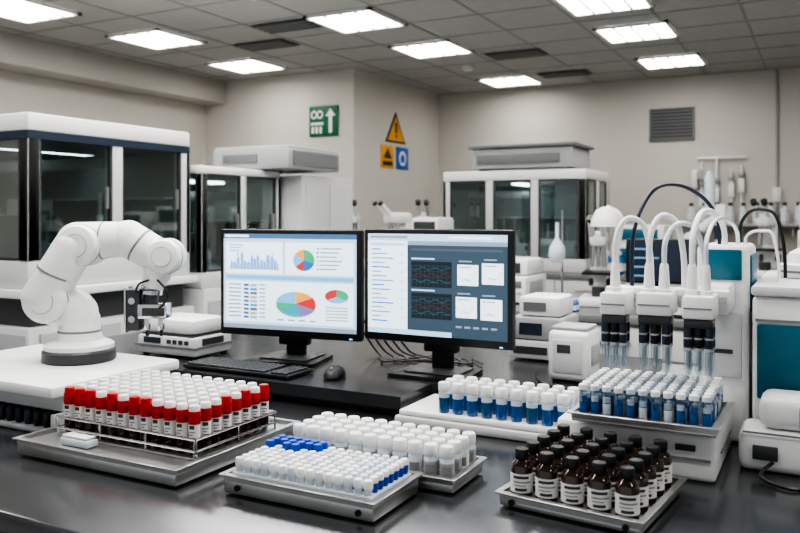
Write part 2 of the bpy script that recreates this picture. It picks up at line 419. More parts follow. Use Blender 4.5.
for xx in (-2.9, -2.05): b.box(xx, xx+0.05, 7.05, 7.5, 1.871, 1.89, BLACK)
b.build()

# ------------------------------------------------------------------ background instruments
def microscope(loc, rz=0, s=1.0, name='microscope'):
    b = B(name)
    b.box(-0.1*s, 0.1*s, -0.14*s, 0.14*s, 0, 0.05*s, WHITE, 0.015*s)
    b.box(-0.04*s, 0.04*s, 0.06*s, 0.13*s, 0.05*s, 0.36*s, WHITE, 0.02*s)
    b.box(-0.045*s, 0.045*s, -0.1*s, 0.13*s, 0.32*s, 0.4*s, WHITE, 0.025*s)
    b.box(-0.08*s, 0.08*s, -0.12*s, 0.06*s, 0.17*s, 0.185*s, BLACK)
    b.cyl((0, -0.04*s, 0.05*s), 0.035*s, 0.05*s, DGREY)
    for a in (-0.025, 0.0, 0.025): b.rod((a*s, -0.04*s, 0.32*s), (a*1.3*s, -0.045*s, 0.21*s), 0.012*s, CHROME, seg=10)
    for a in (-0.03, 0.03):
        b.rod((a*s, -0.08*s, 0.38*s), (a*s, -0.17*s, 0.46*s), 0.017*s, WHITE, seg=10)
        b.rod((a*s, -0.17*s, 0.46*s), (a*s, -0.19*s, 0.478*s), 0.02*s, BLACK, seg=10)
    b.rod((-0.06*s, 0.09*s, 0.12*s), (0.06*s, 0.09*s, 0.12*s), 0.025*s, DGREY)
    return b.build(loc, rz)
def analyzer(name, loc, w, d, h, rz=0, body=None, accent=None, lid=True):
    body = body or WHITE; b = B(name)
    b.box(-w/2, w/2, -d/2, d/2, 0.01, h*0.62, body, 0.015)
    b.box(-w/2+0.01, w/2-0.01, -d/2+0.06, d/2-0.01, h*0.62, h, body, 0.03)
    b.box(-w*0.42, w*0.1, -d/2-0.004, -d/2+0.002, h*0.2, h*0.52, accent or DGREY, 0.002)
    b.box(w*0.2, w*0.42, -d/2-0.004, -d/2+0.002, h*0.36, h*0.52, MGREY, 0.002)
    for k in range(3): b.box(w*(0.2+0.08*k), w*(0.25+0.08*k), -d/2-0.008, -d/2, h*0.22, h*0.28, LGREY)
    b.box(w/2-0.002, w/2+0.003, -d*0.35, d*0.3, h*0.2, h*0.5, LGREY, 0.001)
    if lid: b.box(-w*0.35, w*0.35, -d/2+0.055, -d/2+0.062, h*0.68, h*0.92, accent or DGREY, 0.002)
    for sx in (-1, 1):
        for sy in (-1, 1): b.cyl((sx*(w/2-0.03), sy*(d/2-0.03), 0), 0.015, 0.012, BLACK, 8)
    return b.build(loc, rz)
def centrifuge(loc, s=1.0, rz=0):
    b = B('centrifuge')
    b.box(-0.16*s, 0.16*s, -0.18*s, 0.18*s, 0.01, 0.17*s, WHITE, 0.03*s, 3)
    b.lathe([(0.15*s, 0.165*s), (0.155*s, 0.2*s), (0.14*s, 0.23*s), (0.08*s, 0.25*s)], (0, 0.02*s, 0), OFFW, 24)
    b.cyl((0, 0.02*s, 0.25*s), 0.03*s, 0.015*s, DGREY)
    b.box(-0.12*s, 0.12*s, -0.184*s, -0.178*s, 0.05*s, 0.12*s, DGREY, 0.002)
    for k in range(3): b.cyl((0, 0, 0), 0.012*s, 0.01, LGREY, 12, Matrix.Translation((0.03*k*s, -0.184*s, 0.085*s)) @ Matrix.Rotation(math.pi/2, 4, 'X'))
    for sx in (-1, 1): b.cyl((sx*0.12*s, 0, 0), 0.015, 0.012, BLACK, 8)
    return b.build(loc, rz)
def bottles(name, loc, cols, rows, pitch, r, h, liq, capm):
    b = B(name)
    for i in range(cols):
        for j in range(rows):
            c = (i*pitch, j*pitch, 0)
            b.lathe([(r*0.95, 0), (r, r*0.1), (r, h*0.65), (r*0.5, h*0.8), (r*0.45, h*0.86)], c, liq, 12)
            b.lathe([(r*0.55, h*0.84), (r*0.55, h)], c, capm, 12)
            b.arc(c, r+0.001, h*0.15, h*0.5, -170, 10, LABEL, 8)
    return b.build(loc)
def stand(loc, s=1.0):
    b = B('retort_stand')
    b.box(-0.1*s, 0.1*s, -0.08*s, 0.08*s, 0, 0.015, LGREY, 0.004); b.rod((0, 0.05*s, 0.01), (0, 0.05*s, 0.6*s), 0.007*s, CHROME, seg=8)
    b.rod((0, 0.05*s, 0.4*s), (0, -0.05*s, 0.4*s), 0.006, CHROME, seg=8)
    b.lathe([(0.012*s, 0.52*s), (0.012*s, 0.42*s), (0.05*s, 0.36*s), (0.055*s, 0.3*s), (0.03*s, 0.26*s)], (0, -0.06*s, 0), MILKY, 14)
    return b.build(loc)
def evaporator(loc, rz=0, s=1.0):
    b = B('rotary_evaporator')
    b.box(-0.2*s, 0.2*s, -0.13*s, 0.13*s, 0.0, 0.05*s, WHITE, 0.015)
    b.lathe([(0.10*s, 0.05*s), (0.115*s, 0.07*s), (0.115*s, 0.16*s)], (-0.09*s, 0, 0), STEEL, 24)
    b.box(0.08*s, 0.15*s, -0.04*s, 0.04*s, 0.05*s, 0.5*s, WHITE, 0.012)
    b.rod((0.1*s, 0, 0.42*s), (-0.02*s, 0, 0.32*s), 0.035*s, WHITE)
    b.sph((-0.09*s, 0, 0.24*s), 0.06*s, MILKY, 18)
    b.rod((-0.02*s, 0, 0.32*s), (-0.07*s, 0, 0.27*s), 0.014*s, MILKY)
    b.lathe([(0.03*s, 0), (0.035*s, 0.05*s), (0.035*s, 0.28*s), (0.012*s, 0.32*s)], (0.04*s, 0, 0.42*s), MILKY, 16)
    b.box(0.075*s, 0.155*s, -0.044*s, -0.04*s, 0.25*s, 0.35*s, NAVY)
    return b.build(loc, rz)
def comp(name, loc, rz, w=0.5, h=0.3):
    b = B(name)
    b.box(-w/2, w/2, -0.02, 0.02, 0.14, 0.14+h, BLACK, 0.006); b.box(-w/2+0.015, w/2-0.015, -0.0215, -0.02, 0.155, 0.125+h, NAVY)
    for k in range(4): b.box(-w/2+0.04, -w/2+0.04+w*(0.2+0.1*(k % 3)), -0.0225, -0.0215, 0.18+k*h*0.2, 0.19+k*h*0.2, em('lb', (0.1, 0.2, 0.32)))
    b.box(-0.03, 0.03, 0.02, 0.05, 0.02, 0.25, BLACK); b.box(-0.12, 0.12, -0.07, 0.12, 0, 0.015, BLACK, 0.004)
    return b.build(loc, rz)
ZR, ZM = 0.951, 0.921
microscope((-3.62, 7.35, ZR), 20, 1.35)
microscope((-0.42, 7.1, ZR), -10, 1.3)
analyzer('benchtop_analyzer', (-1.45, 7.4, ZR), 0.46, 0.5, 0.42, accent=TEAL)
evaporator((-0.93, 7.35, ZR), 0, 1.2)
analyzer('benchtop_analyzer', (0.05, 7.45, ZR), 0.5, 0.5, 0.62)
analyzer('benchtop_analyzer', (0.75, 7.45, ZR), 0.6, 0.5, 0.55)
bottles('reagent_bottles', (-1.75, 6.88, ZR), 5, 1, 0.1, 0.04, 0.2, BLUELIQ, WHITE)
bottles('reagent_bottles', (-0.1, 6.88, ZR), 6, 1, 0.09, 0.035, 0.22, MILKY, WHITE)
b = B('wall_shelf')
b.box(-1.4, 0.9, 9.0, 9.298, 1.34, 1.37, LGREY, 0.004)
for xx in (-1.3, -0.3, 0.8): b.box(xx, xx+0.02, 9.05, 9.298, 1.24, 1.34, LGREY)
b.build()
bottles('shelf_bottles', (-1.28, 9.12, 1.371), 9, 1, 0.13, 0.04, 0.22, MILKY, DGREY)
bench('side_lab_bench', -4.4, -2.75, 5.75, 6.35, 1.0, LGREY, 3)
microscope((-3.72, 6.1, 1.001), 25, 1.2); microscope((-3.28, 6.1, 1.001), -20, 1.2)
centrifuge((-4.14, 6.07, 1.001), 1.2)
analyzer('benchtop_analyzer', (-2.93, 6.08, 1.001), 0.28, 0.4, 0.44)
analyzer('benchtop_analyzer', (-1.77, 4.78, ZM), 0.38, 0.40, 0.27)
bottles('blue_sample_bottles', (-1.46, 4.38, ZM), 6, 2, 0.045, 0.018, 0.075, BLUELIQ, WHITE)
stand((-1.455, 4.85, ZM), 0.95)
microscope((-1.2, 4.8, ZM), 10, 1.1)
comp('bench_monitor', (-0.86, 4.82, ZM), 10, 0.36, 0.26)
centrifuge((-0.46, 4.7, ZM), 0.95, 0)
evaporator((-0.03, 4.75, ZM), 0, 1.15)
analyzer('benchtop_analyzer', (0.46, 4.75, ZM), 0.42, 0.45, 0.42, accent=TEAL)
microscope((0.88, 4.65, ZM), -15, 1.2)
bottles('amber_reagent_bottles', (-0.85, 4.38, ZM), 3, 1, 0.09, 0.035, 0.14, AMBER, BLACK)
b = B('examination_lamp')
b.cyl((0, 0, 0), 0.07, 0.02, WHITE, 20); b.tube([(0, 0, 0.02), (0, 0.02, 0.3), (0.03, 0, 0.52), (-0.05, -0.01, 0.585)], 0.012, WHITE)
b.lathe([(0.085, 0.46), (0.08, 0.5), (0.055, 0.55), (0.02, 0.57)], (-0.05, -0.01, 0.015), WHITE, 24)
b.build((-1.02, 4.45, ZM))

# ------------------------------------------------------------------ monitors
def monitor(loc, rz, w, zb, zt, paint):
    b = B('computer_monitor')
    h = zt-zb
    b.box(-w/2, w/2, -0.012, 0.022, zb, zt, BLACK, 0.006)
    b.box(-w/2+0.05, w/2-0.05, 0.02, 0.05, zb+0.05, zt-0.05, BLACK, 0.015)
    b.box(-0.035, 0.035, 0.035, 0.065, 0.012, zb+h*0.55, BLACK, 0.008)
    b.box(-0.055, 0.055, 0.02, 0.06, zb-0.03, zb+0.06, BLACK, 0.006)
    b.prism([(-0.12, -0.09), (0.12, -0.09), (0.13, -0.08), (0.11, 0.11), (-0.11, 0.11), (-0.13, -0.08)], 0, 0.012, BLACK)
    b.box(-0.09, 0.09, -0.05, 0.09, 0.012, 0.018, DGREY, 0.004)
    bz = 0.015
    U0, U1, V0, V1 = -w/2+bz, w/2-bz, zt-bz, zb+bz+0.010
    def R(u0, v0, u1, v1, mt, l=1):
        y = -0.0122-0.0004*l
        P = lambda u, v: (U0+(U1-U0)*u, y, V0+(V1-V0)*v)
        b.add([P(u0, v1), P(u1, v1), P(u1, v0), P(u0, v0)], [(0, 1, 2, 3)], mt)
    def poly(pts, mt, l=2):
        y = -0.0122-0.0004*l
        b.add([(U0+(U1-U0)*u, y, V0+(V1-V0)*v) for u, v in pts], [tuple(range(len(pts)))], mt)
    def pie(u, v, ru, rv, fr, l=3):
        a = -90
        for f, mt in fr:
            n = max(3, int(f*24)); pts = [(u, v)]
            for i in range(n+1):
                t = math.radians(a+f*360*i/n); pts.append((u+ru*math.cos(t), v+rv*math.sin(t)))
            poly(pts, mt, l); a += f*360
    paint(R, poly, pie)
    b.box(w/2-0.04, w/2-0.03, -0.0135, -0.012, zb+0.006, zb+0.009, em('led', (0.3, 0.6, 1), 1.5))
    return b.build(loc, rz)
cW = em('white', (0.62, 0.74, 0.86)); cP = em('pale', (0.34, 0.48, 0.62)); cN = em('nav', (0.05, 0.11, 0.20)); cB = em('blue', (0.02, 0.12, 0.38))
cL = em('lightblue', (0.13, 0.34, 0.58)); cG = em('green', (0.03, 0.30, 0.14)); cR = em('red', (0.40, 0.04, 0.035)); cO = em('orange', (0.62, 0.26, 0.05))
cT = em('teal', (0.02, 0.26, 0.34)); cV = em('purple', (0.16, 0.13, 0.28)); cX = em('grey', (0.18, 0.23, 0.29)); cS = em('slate', (0.035, 0.058, 0.082)); cD = em('dark', (0.010, 0.015, 0.022)); cF = em('paper', (0.70, 0.74, 0.78))
cD1 = em('dimteal', (0.02, 0.13, 0.15)); cD2 = em('dimred', (0.13, 0.03, 0.025)); cXD = em('gridline', (0.06, 0.08, 0.10))
def paintL(R, poly, pie):
    R(0, 0, 1, 1, cP, 0); R(0, 0, 1, 0.05, cN, 1); R(0.01, 0.012, 0.2, 0.036, cW, 2)
    R(0.02, 0.09, 0.46, 0.42, cW); R(0.48, 0.09, 0.98, 0.42, cW); R(0.02, 0.50, 0.98, 0.93, cW); R(0.02, 0.44, 0.98, 0.48, cL)
    R(0, 0.955, 1, 1, cX, 1)
    n = 44; random.seed(3)
    for i in range(n):
        u = 0.05+0.38*i/n; hh = 0.03+0.13*abs(math.sin(i*0.7)*math.cos(i*0.23+1))+random.uniform(0, 0.05)
        R(u, 0.37-hh, u+0.0062, 0.37, cB if i % 3 else cL, 2)
    R(0.04, 0.37, 0.45, 0.376, cX, 3)
    for k in range(3): R(0.05, 0.115+k*0.03, 0.16-0.02*k, 0.125+k*0.03, cX, 2)
    pie(0.62, 0.27, 0.08, 0.11, [(0.3, cG), (0.2, cB), (0.14, cR), (0.2, cL), (0.16, cO)])
    for k in range(6): R(0.74, 0.14+k*0.042, 0.90-0.02*(k % 3), 0.153+k*0.042, cX, 2); R(0.715, 0.138+k*0.042, 0.73, 0.156+k*0.042, (cG, cB, cR, cL, cO, cT)[k], 2)
    for k in range(9):
        R(0.04, 0.53+k*0.042, 0.14, 0.545+k*0.042, cX, 2); R(0.16, 0.53+k*0.042, 0.2, 0.555+k*0.042, cN, 2)
        R(0.21, 0.53+k*0.042, 0.265, 0.558+k*0.042, (cL, cT, cB, cO)[k % 4], 2); R(0.28, 0.53+k*0.042, 0.33, 0.545+k*0.042, cX, 2)
    pie(0.56, 0.735, 0.15, 0.125, [(1, cX)], 2); pie(0.56, 0.72, 0.15, 0.125, [(0.16, cO), (0.16, cR), (0.14, cV), (0.18, cT), (0.12, cG), (0.24, cL)])
    pie(0.86, 0.63, 0.085, 0.07, [(0.35, cG), (0.3, cL), (0.35, cR)])
    for k in range(5): R(0.78, 0.74+k*0.032, 0.94, 0.75+k*0.032, cX, 2)
    for k in range(4): R(0.42+k*0.08, 0.885, 0.47+k*0.08, 0.9, cX, 2)
def paintR(R, poly, pie):
    R(0, 0, 1, 1, cS, 0); R(0, 0, 1, 0.07, cP, 1); R(0.02, 0.02, 0.3, 0.045, cX, 2); R(0.6, 0.02, 0.9, 0.045, cW, 2)
    R(0, 0.07, 0.3, 1, cW, 1); R(0.3, 0.07, 1, 0.11, cX, 1)
    R(0.02, 0.09, 0.28, 0.12, cP, 2); R(0.33, 0.14, 0.97, 0.165, cXD, 2)
    for k in range(17):
        R(0.03, 0.15+k*0.045, 0.10+0.12*((k*7 % 5)/5), 0.163+k*0.045, cX if k % 4 else cB, 2)
        if k % 2: R(0.24, 0.15+k*0.045, 0.275, 0.165+k*0.045, cP, 2)
    R(0, 0.95, 0.62, 1, cP, 2)
    for q, v in enumerate((0.27, 0.58)):
        R(0.33, v, 0.62, v+0.25, cD, 2)
        for k in range(9): R(0.335+0.031*k, v+0.03, 0.3365+0.031*k, v+0.24, cXD, 3)
        for k in range(4): R(0.335, v+0.04+0.055*k, 0.615, v+0.042+0.055*k, cXD, 3)
        random.seed(5+q)
        for ln, cc in enumerate((cD1, cD2, cD1)):
            for k in range(52):
                a = v+0.06+0.06*ln+0.012*math.sin(k*0.35+ln*2)+0.012*random.random(); R(0.34+0.00525*k, a, 0.3445+0.00525*k, a+0.006, cc, 4)
        R(0.33, v-0.035, 0.5, v-0.02, cP, 2)
    for (u, v) in ((0.66, 0.29), (0.83, 0.27), (0.65, 0.60), (0.82, 0.61)):
        R(u, v, u+0.145, v+0.20, cF, 2); R(u+0.012, v-0.04, u+0.1, v-0.025, cX, 2)
        R(u+0.015, v+0.02, u+0.1, v+0.03, cX, 3); poly([(u+0.015, v+0.18), (u+0.05, v+0.13), (u+0.09, v+0.15), (u+0.13, v+0.07), (u+0.13, v+0.075), (u+0.09, v+0.16), (u+0.05, v+0.14)], cL, 4)
    for k in range(5): R(0.65+0.06*k, 0.88, 0.69+0.06*k, 0.9, cX, 2)
ZD = 0.9605
monitor((-1.615, 2.235, ZD), 7, 0.54, 0.082, 0.45, paintL)
monitor((-1.068, 2.25, ZD), 0, 0.507, 0.098, 0.455, paintR)

b = B('keyboard')
b.box(-0.21, 0.21, -0.07, 0.07, 0.002, 0.014, BLACK, 0.004)
for r in range(6):
    for c in range(19):
        x0 = -0.2+c*0.0211
        if c in (15,): continue
        b.box(x0, x0+0.0175, -0.062+r*0.0205, -0.045+r*0.0205, 0.014, 0.020, DGREY, 0.002, 1)
b.build((-1.64, 2.04, ZD))
b = B('computer_mouse')
M = Matrix.Diagonal((1, 1.65, 0.95, 1))
b.lathe([(0.030, 0.0), (0.033, 0.008), (0.030, 0.02), (0.022, 0.031), (0.012, 0.037), (0.001, 0.039)], (0, 0, 0), BLACK, 24, M)
b.rod((-0.004, -0.03, 0.031), (0.004, -0.03, 0.031), 0.007, MGREY, seg=12)
b.build((-1.33, 2.075, ZD), 15)
b = B('monitor_cables')
for k in range(5):
    x0 = -1.36+0.035*k
    b.tube([(x0-0.10, 2.40, 1.10), (x0-0.06, 2.47, 0.99), (x0, 2.42+0.02*k, 0.968), (x0+0.05, 2.35+0.03*k, 0.968), (x0+0.10+0.02*k, 2.44, 0.968), (x0+0.16, 2.52, 0.968), (x0+0.22, 2.46, 0.968)], 0.0035, BLACK, 6)
b.build()
b = B('power_lead')
b.tube([(-0.80, 2.42, 0.966), (-0.76, 2.32, 0.966), (-0.70, 2.25, 0.966), (-0.56, 2.22, 0.966)], 0.004, BLACK, 6)
b.build()

b = B('benchtop_shaker')
b.box(-0.135, 0.135, -0.10, 0.10, 0.008, 0.075, OFFW, 0.012); b.box(-0.139, 0.139, -0.104, 0.104, 0.035, 0.042, MGREY)
b.box(-0.115, 0.115, -0.085, 0.09, 0.078, 0.135, WHITE, 0.02); b.box(-0.12, 0.12, -0.09, 0.09, 0.074, 0.08, DGREY)
b.box(-0.10, -0.02, -0.102, -0.099, 0.048, 0.068, NAVY)
for k in range(4): b.box(0.01+0.027*k, 0.028+0.027*k, -0.1025, -0.099, 0.05, 0.064, DGREY)
b.box(0.134, 0.137, -0.06, 0.05, 0.045, 0.068, DGREY)
for sx in (-1, 1):
    for sy in (-1, 1): b.cyl((sx*0.11, sy*0.08, 0), 0.012, 0.01, BLACK, 10)
b.build((-2.045, 2.19, ZD))
b = B('plate_sealer')
b.box(-0.062, 0.062, -0.075, 0.075, 0.006, 0.155, WHITE, 0.018, 3)
b.box(-0.045, 0.045, -0.079, -0.07, 0.03, 0.13, OFFW, 0.006); b.box(-0.03, 0.01, -0.081, -0.078, 0.09, 0.115, DGREY)
b.box(0.058, 0.066, -0.04, 0.05, 0.05, 0.11, LGREY, 0.003); b.box(-0.055, 0.055, -0.06, 0.06, 0.155, 0.165, LGREY, 0.004)
b.box(-0.05, 0.05, -0.06, 0.06, 0, 0.008, BLACK)
b.build((-0.675, 2.40, ZD))
b = B('stacked_power_supply')
b.box(-0.09, 0.11, -0.1, 0.1, 0.006, 0.07, OFFW, 0.01); b.box(-0.085, 0.105, -0.095, 0.1, 0.072, 0.15, LGREY, 0.012); b.box(-0.06, 0.09, -0.08, 0.09, 0.15, 0.22, WHITE, 0.015)
b.box(-0.07, 0.05, -0.102, -0.099, 0.025, 0.05, DGREY); b.box(-0.05, 0.03, -0.097, -0.094, 0.09, 0.13, NAVY); b.box(-0.04, 0.04, -0.083, -0.079, 0.17, 0.20, MGREY)
b.build((-0.88, 2.72, ZD))

# ------------------------------------------------------------------ robot platform and arm
b = B('robot_platform')
b.box(-2.32, -1.70, 1.35, 1.80, 1.0, 1.03, WHITE, 0.008)
b.box(-2.30, -1.72, 1.40, 1.78, 0.955, 1.0, OFFW, 0.006)
b.box(-2.30, -1.72, 1.55, 1.78, 0.901, 0.955, LGREY, 0.004)
b.box(-2.30, -1.72, 1.37, 1.55, 0.901, 0.915, LGREY, 0.004)
b.box(-1.73, -1.715, 1.37, 1.55, 0.915, 0.955, OFFW, 0.003)
b.box(-1.712, -1.708, 1.55, 1.7, 0.97, 0.99, MGREY)
ob = b.build()
b = B('stored_tubes')
for i in range(15):
    for j in range(2): b.lathe([(0.009, 0), (0.011, 0.006), (0.011, 0.03), (0.008, 0.036)], (-2.27+i*0.036, 1.39+j*0.05, 0.9155), BLACK if (i+j) % 3 else NAVY, 10)
b.build(parent=ob)

def RP(px, py, y=0.0):      # photo measurement -> metres in the arm's own frame
    D = 2.37+y
    return (D*(px-400)/800+0.954, y, 0.4295-D*(py-215)/800)
b = B('robot_arm')
b.lathe([(0.100, 0), (0.104, 0.004), (0.104, 0.03), (0.098, 0.036)], (0, 0, 0), DGREY, 40)
b.lathe([(0.098, 0.036), (0.099, 0.048), (0.09, 0.054), (0.068, 0.062), (0.060, 0.085), (0.058, 0.13)], (0, 0, 0), WHITE, 40)
b.lathe([(0.0612, 0.084), (0.0612, 0.090)], (0, 0, 0), SEAM, 40)
b.capsule((0.0, 0, 0.115), (-0.015, 0, 0.15), 0.059, 0.060, WHITE)
b.capsule((-0.01, 0.01, 0.14), RP(52, 305, 0.01), 0.059, 0.059, WHITE)
def capdisc(px, py, y0, y1, r):
    p1 = RP(px, py, y1); p0 = (p1[0], y0, p1[2])
    A = lambda yy: (p1[0], yy, p1[2])
    b.rod(p0, p1, r, WHITE, seg=40, bev=0.022)
    b.rod(A(y1+0.030), A(y1+0.034), r+0.0012, SEAM, seg=40)
    b.rod(A(y1-0.0005), A(y1+0.002), r*0.55, SEAM, seg=32)
    b.rod(A(y1-0.003), A(y1+0.002), r*0.52, WHITE, seg=32)
capdisc(39, 302, 0.055, -0.085, 0.065)
b.capsule(RP(42, 297, -0.035), RP(72, 248, -0.035), 0.061, 0.058, WHITE)
b.rod(RP(55.5, 274, -0.035), RP(56.5, 272, -0.035), 0.0608, SEAM, seg=36)
capdisc(73, 246, 0.06, -0.08, 0.062)
b.capsule(RP(76, 242, 0.0), RP(126, 239, 0.0), 0.059, 0.052, WHITE)
b.rod(RP(102, 240.5, 0), RP(103.5, 240.5, 0), 0.0566, SEAM, seg=36)
b.sph(RP(127, 239, 0), 0.056, WHITE, 32)
b.capsule(RP(127, 239, 0.0), RP(159, 257, 0.0), 0.055, 0.051, WHITE)
b.rod(RP(138, 245.0, 0), RP(139.5, 246.0, 0), 0.0553, SEAM, seg=36)
capdisc(160, 257, 0.045, -0.055, 0.053)
b.capsule(RP(161, 258, 0), RP(157, 271, 0), 0.049, 0.043, WHITE)
b.rod(RP(157, 271, 0), RP(151, 287, 0), 0.042, WHITE, 0.032, seg=30)
b.rod(RP(151, 286, 0), RP(150, 294, 0), 0.032, CHROME, seg=30)
b.rod(RP(150, 288.5, 0), RP(150, 290, 0), 0.0335, DGREY, seg=30)
b.rod(RP(150, 294, 0), RP(149, 304, 0), 0.022, DGREY, seg=24)
b.box(RP(139, 0)[0], RP(168, 0)[0], -0.03, 0.03, RP(0, 318)[2], RP(0, 303)[2], CHROME, 0.004)
b.box(RP(144, 0)[0], RP(166, 0)[0], -0.032, -0.029, RP(0, 315)[2], RP(0, 307)[2], DGREY, 0.001)
b.box(RP(127, 0)[0], RP(141, 0)[0], -0.028, 0.028, RP(0, 330)[2], RP(0, 289)[2], DGREY, 0.005)
b.box(RP(126, 0)[0], RP(128, 0)[0], -0.032, 0.032, RP(0, 332)[2], RP(0, 287)[2], CHROME, 0.002)
xx = RP(134, 0)[0]
for pz in (300, 318): b.rod((xx, -0.027, RP(0, pz)[2]), (xx, -0.036, RP(0, pz)[2]), 0.010, CHROME, seg=16)
for px in (146, 160):
    b.box(RP(px-2.5, 0)[0], RP(px+2.5, 0)[0], -0.012, 0.012, RP(0, 330)[2], RP(0, 317)[2], CHROME, 0.002)
    b.box(RP(px-1, 0)[0], RP(px+1.5, 0)[0], -0.008, 0.008, RP(0, 336)[2], RP(0, 329)[2], BLACK, 0.001)
b.tube([RP(156, 280, -0.04), RP(166, 292, -0.045), RP(163, 303, -0.035), RP(158, 308, -0.028)], 0.0035, BLACK, 6)
b.tube([RP(148, 280, -0.035), RP(138, 284, -0.04), RP(134, 292, -0.03)], 0.003, BLACK, 6)
b.build((-1.955, 1.65, 1.0305), 28)

# ------------------------------------------------------------------ trays
def tray(b, x0, x1, y0, y1, z0, hb, hw, t=0.005, lip=0.008):
    b.box(x0, x1, y0, y1, z0+0.004, z0+hb, STEEL, 0.003)
    b.box(x0+0.02, x1-0.02, y0+0.02, y1-0.02, z0, z0+0.004, BLACK)
    z1 = z0+hb+hw
    for (a, c, d, e) in ((x0, x1, y0, y0+t), (x0, x1, y1-t, y1), (x0, x0+t, y0+t, y1-t), (x1-t, x1, y0+t, y1-t)):
        b.box(a, c, d, e, z0+hb-0.002, z1, STEEL)
    for (a, c, d, e) in ((x0-lip, x1+lip, y0-lip, y0+0.001), (x0-lip, x1+lip, y1-0.001, y1+lip), (x0-lip, x0+0.001, y0, y1), (x1-0.001, x1+lip, y0, y1)):
        b.box(a, c, d, e, z1-0.004, z1, STEEL, 0.001, 1)
Z = 0.9005
b = B('blood_tube_tray')
tray(b, -1.66, -1.17, 1.225, 1.65, Z, 0.03, 0.012)
b.box(-1.645, -1.185, 1.245, 1.635, Z+0.03, Z+0.034, STEEL)
N1, N2, PT, PY = 12, 8, 0.0356, 0.0345
rx0, ry0 = -1.618, 1.30
rx1, ry1 = rx0+0.006+N1*PT, ry0+0.006+N2*PY
for z in (0.955, 0.980):
    for (p, q) in (((rx0, ry0), (rx1, ry0)), ((rx1, ry0), (rx1, ry1)), ((rx1, ry1), (rx0, ry1)), ((rx0, ry1), (rx0, ry0))):
        b.rod((*p, z), (*q, z), 0.003, CHROME, seg=8)
b.box(rx0, rx1, ry0, ry1, 0.9345, 0.940, STEEL, 0.002)
for i in range(N1+1):
    x = rx0+0.003+i*PT
    b.rod((x, ry0, 0.978), (x, ry1, 0.978), 0.0018, CHROME, seg=6)
for i in range(0, N1+1, 4):
    x = rx0+0.003+i*PT; b.rod((x, ry0, 0.94), (x, ry0, 0.98), 0.0026, CHROME, seg=6)
for j in range(N2+1):
    y = ry0+0.003+j*PY
    b.rod((rx0, y, 0.978), (rx1, y, 0.978), 0.0018, CHROME, seg=6)
for j in range(0, N2+1, 4):
    y = ry0+0.003+j*PY; b.rod((rx1, y, 0.94), (rx1, y, 0.98), 0.0026, CHROME, seg=6)
rack = b.build()
b = B('blood_tubes'); random.seed(11)
for i in range(N1):
    for j in range(N2):
        c = (rx0+0.003+PT*(i+0.5), ry0+0.003+PY*(j+0.5), 0.9405)
        edge = (j == 0 or i == N1-1)
        b.lathe([(0.004, 0), (0.0095, 0.003), (0.0120, 0.010), (0.0120, 0.034)], c, BLOOD, 14)
        b.lathe([(0.0122, 0.034), (0.0122, 0.070)], c, LABEL, 14)
        red = edge or j == 1 and random.random() < 0.7 or i == N1-2 and random.random() < 0.5 or random.random() < 0.05
        b.lathe([(0.0128, 0.068), (0.0138, 0.071), (0.0138, 0.093), (0.0128, 0.096)], c, RED if red else WHITE, 14)
        b.lathe([(0.0122, 0.096), (0.0122, 0.105), (0.0105, 0.108)], c, WHITE if not edge or random.random() < 0.45 else RED, 14)
        if edge:
            a = -75 if j == 0 else -45
            b.arc(c, 0.0125, 0.058, 0.066, a-35, a+25, INK); b.arc(c, 0.0125, 0.050, 0.053, a-35, a+30, INKG); b.arc(c, 0.0125, 0.044, 0.047, a-30, a+10, INKG); b.arc(c, 0.0125, 0.035, 0.040, a-30, a+32, INK)
b.build(parent=rack)
b = B('pipette_tip_box'); b.box(-0.045, 0.045, -0.018, 0.018, 0, 0.018, MILKY, 0.006); b.box(-0.04, 0.04, -0.014, 0.014, 0.018, 0.024, WHITE, 0.003); b.build((-1.50, 1.265, 0.9355))

b = B('white_cap_vial_tray')
tray(b, -1.065, -0.72, 1.25, 1.435, Z, 0.03, 0.012)
tray(b, -1.06, -0.655, 1.455, 1.615, Z, 0.022, 0.012)
for xx in (-1.03, -0.75): b.cyl((0, 0, 0), 0.006, 0.006, BLACK, M=Matrix.Translation((xx, 1.252, 0.918)) @ Matrix.Rotation(math.pi/2, 4, 'X'))
b.box(-1.055, -0.73, 1.262, 1.425, Z+0.03, Z+0.044, MILKY, 0.003)
t2 = b.build()
b = B('white_cap_vials'); random.seed(5)
for i in range(15):
    for j in range(8):
        c = (-1.042+i*0.0214, 1.272+j*0.0203, Z+0.044)
        if (j >= 6 and i < 6) or (j == 5 and i in (0, 2, 3)):
            b.lathe([(0.008, 0), (0.009, 0.012)], c, MILKY, 12); b.lathe([(0.0098, 0.010), (0.0098, 0.034), (0.008, 0.037)], c, BLUE, 12)
        elif i >= 12 and j > 0:
            b.lathe([(0.0075, 0), (0.0085, 0.018)], c, BLUE, 12); b.lathe([(0.0092, 0.018), (0.0092, 0.026), (0.007, 0.029)], c, MILKY if i < 14 else WHITE, 12)
        else:
            b.lathe([(0.007, 0), (0.0082, 0.014)], c, MILKY, 12); b.lathe([(0.0092, 0.012), (0.0094, 0.024), (0.0075, 0.0275)], c, WHITE if (i+j) % 3 else MILKY, 12)
for i in range(11):
    for j in range(4):
        c = (-1.04+i*0.0362, 1.478+j*0.0375, Z+0.022)
        b.lathe([(0.0145, 0), (0.0152, 0.004), (0.0152, 0.042), (0.011, 0.048)], c, MILKY, 16)
        b.lathe([(0.0155, 0.008), (0.0155, 0.036)], c, LGREY if (i*3+j) % 4 else LABEL, 16, cap=False)
        b.arc(c, 0.0158, 0.012, 0.03, -110, -30, INKG, 6)
        b.lathe([(0.014, 0.046), (0.015, 0.049), (0.015, 0.066), (0.013, 0.069)], c, WHITE, 16)
b.build(parent=t2)

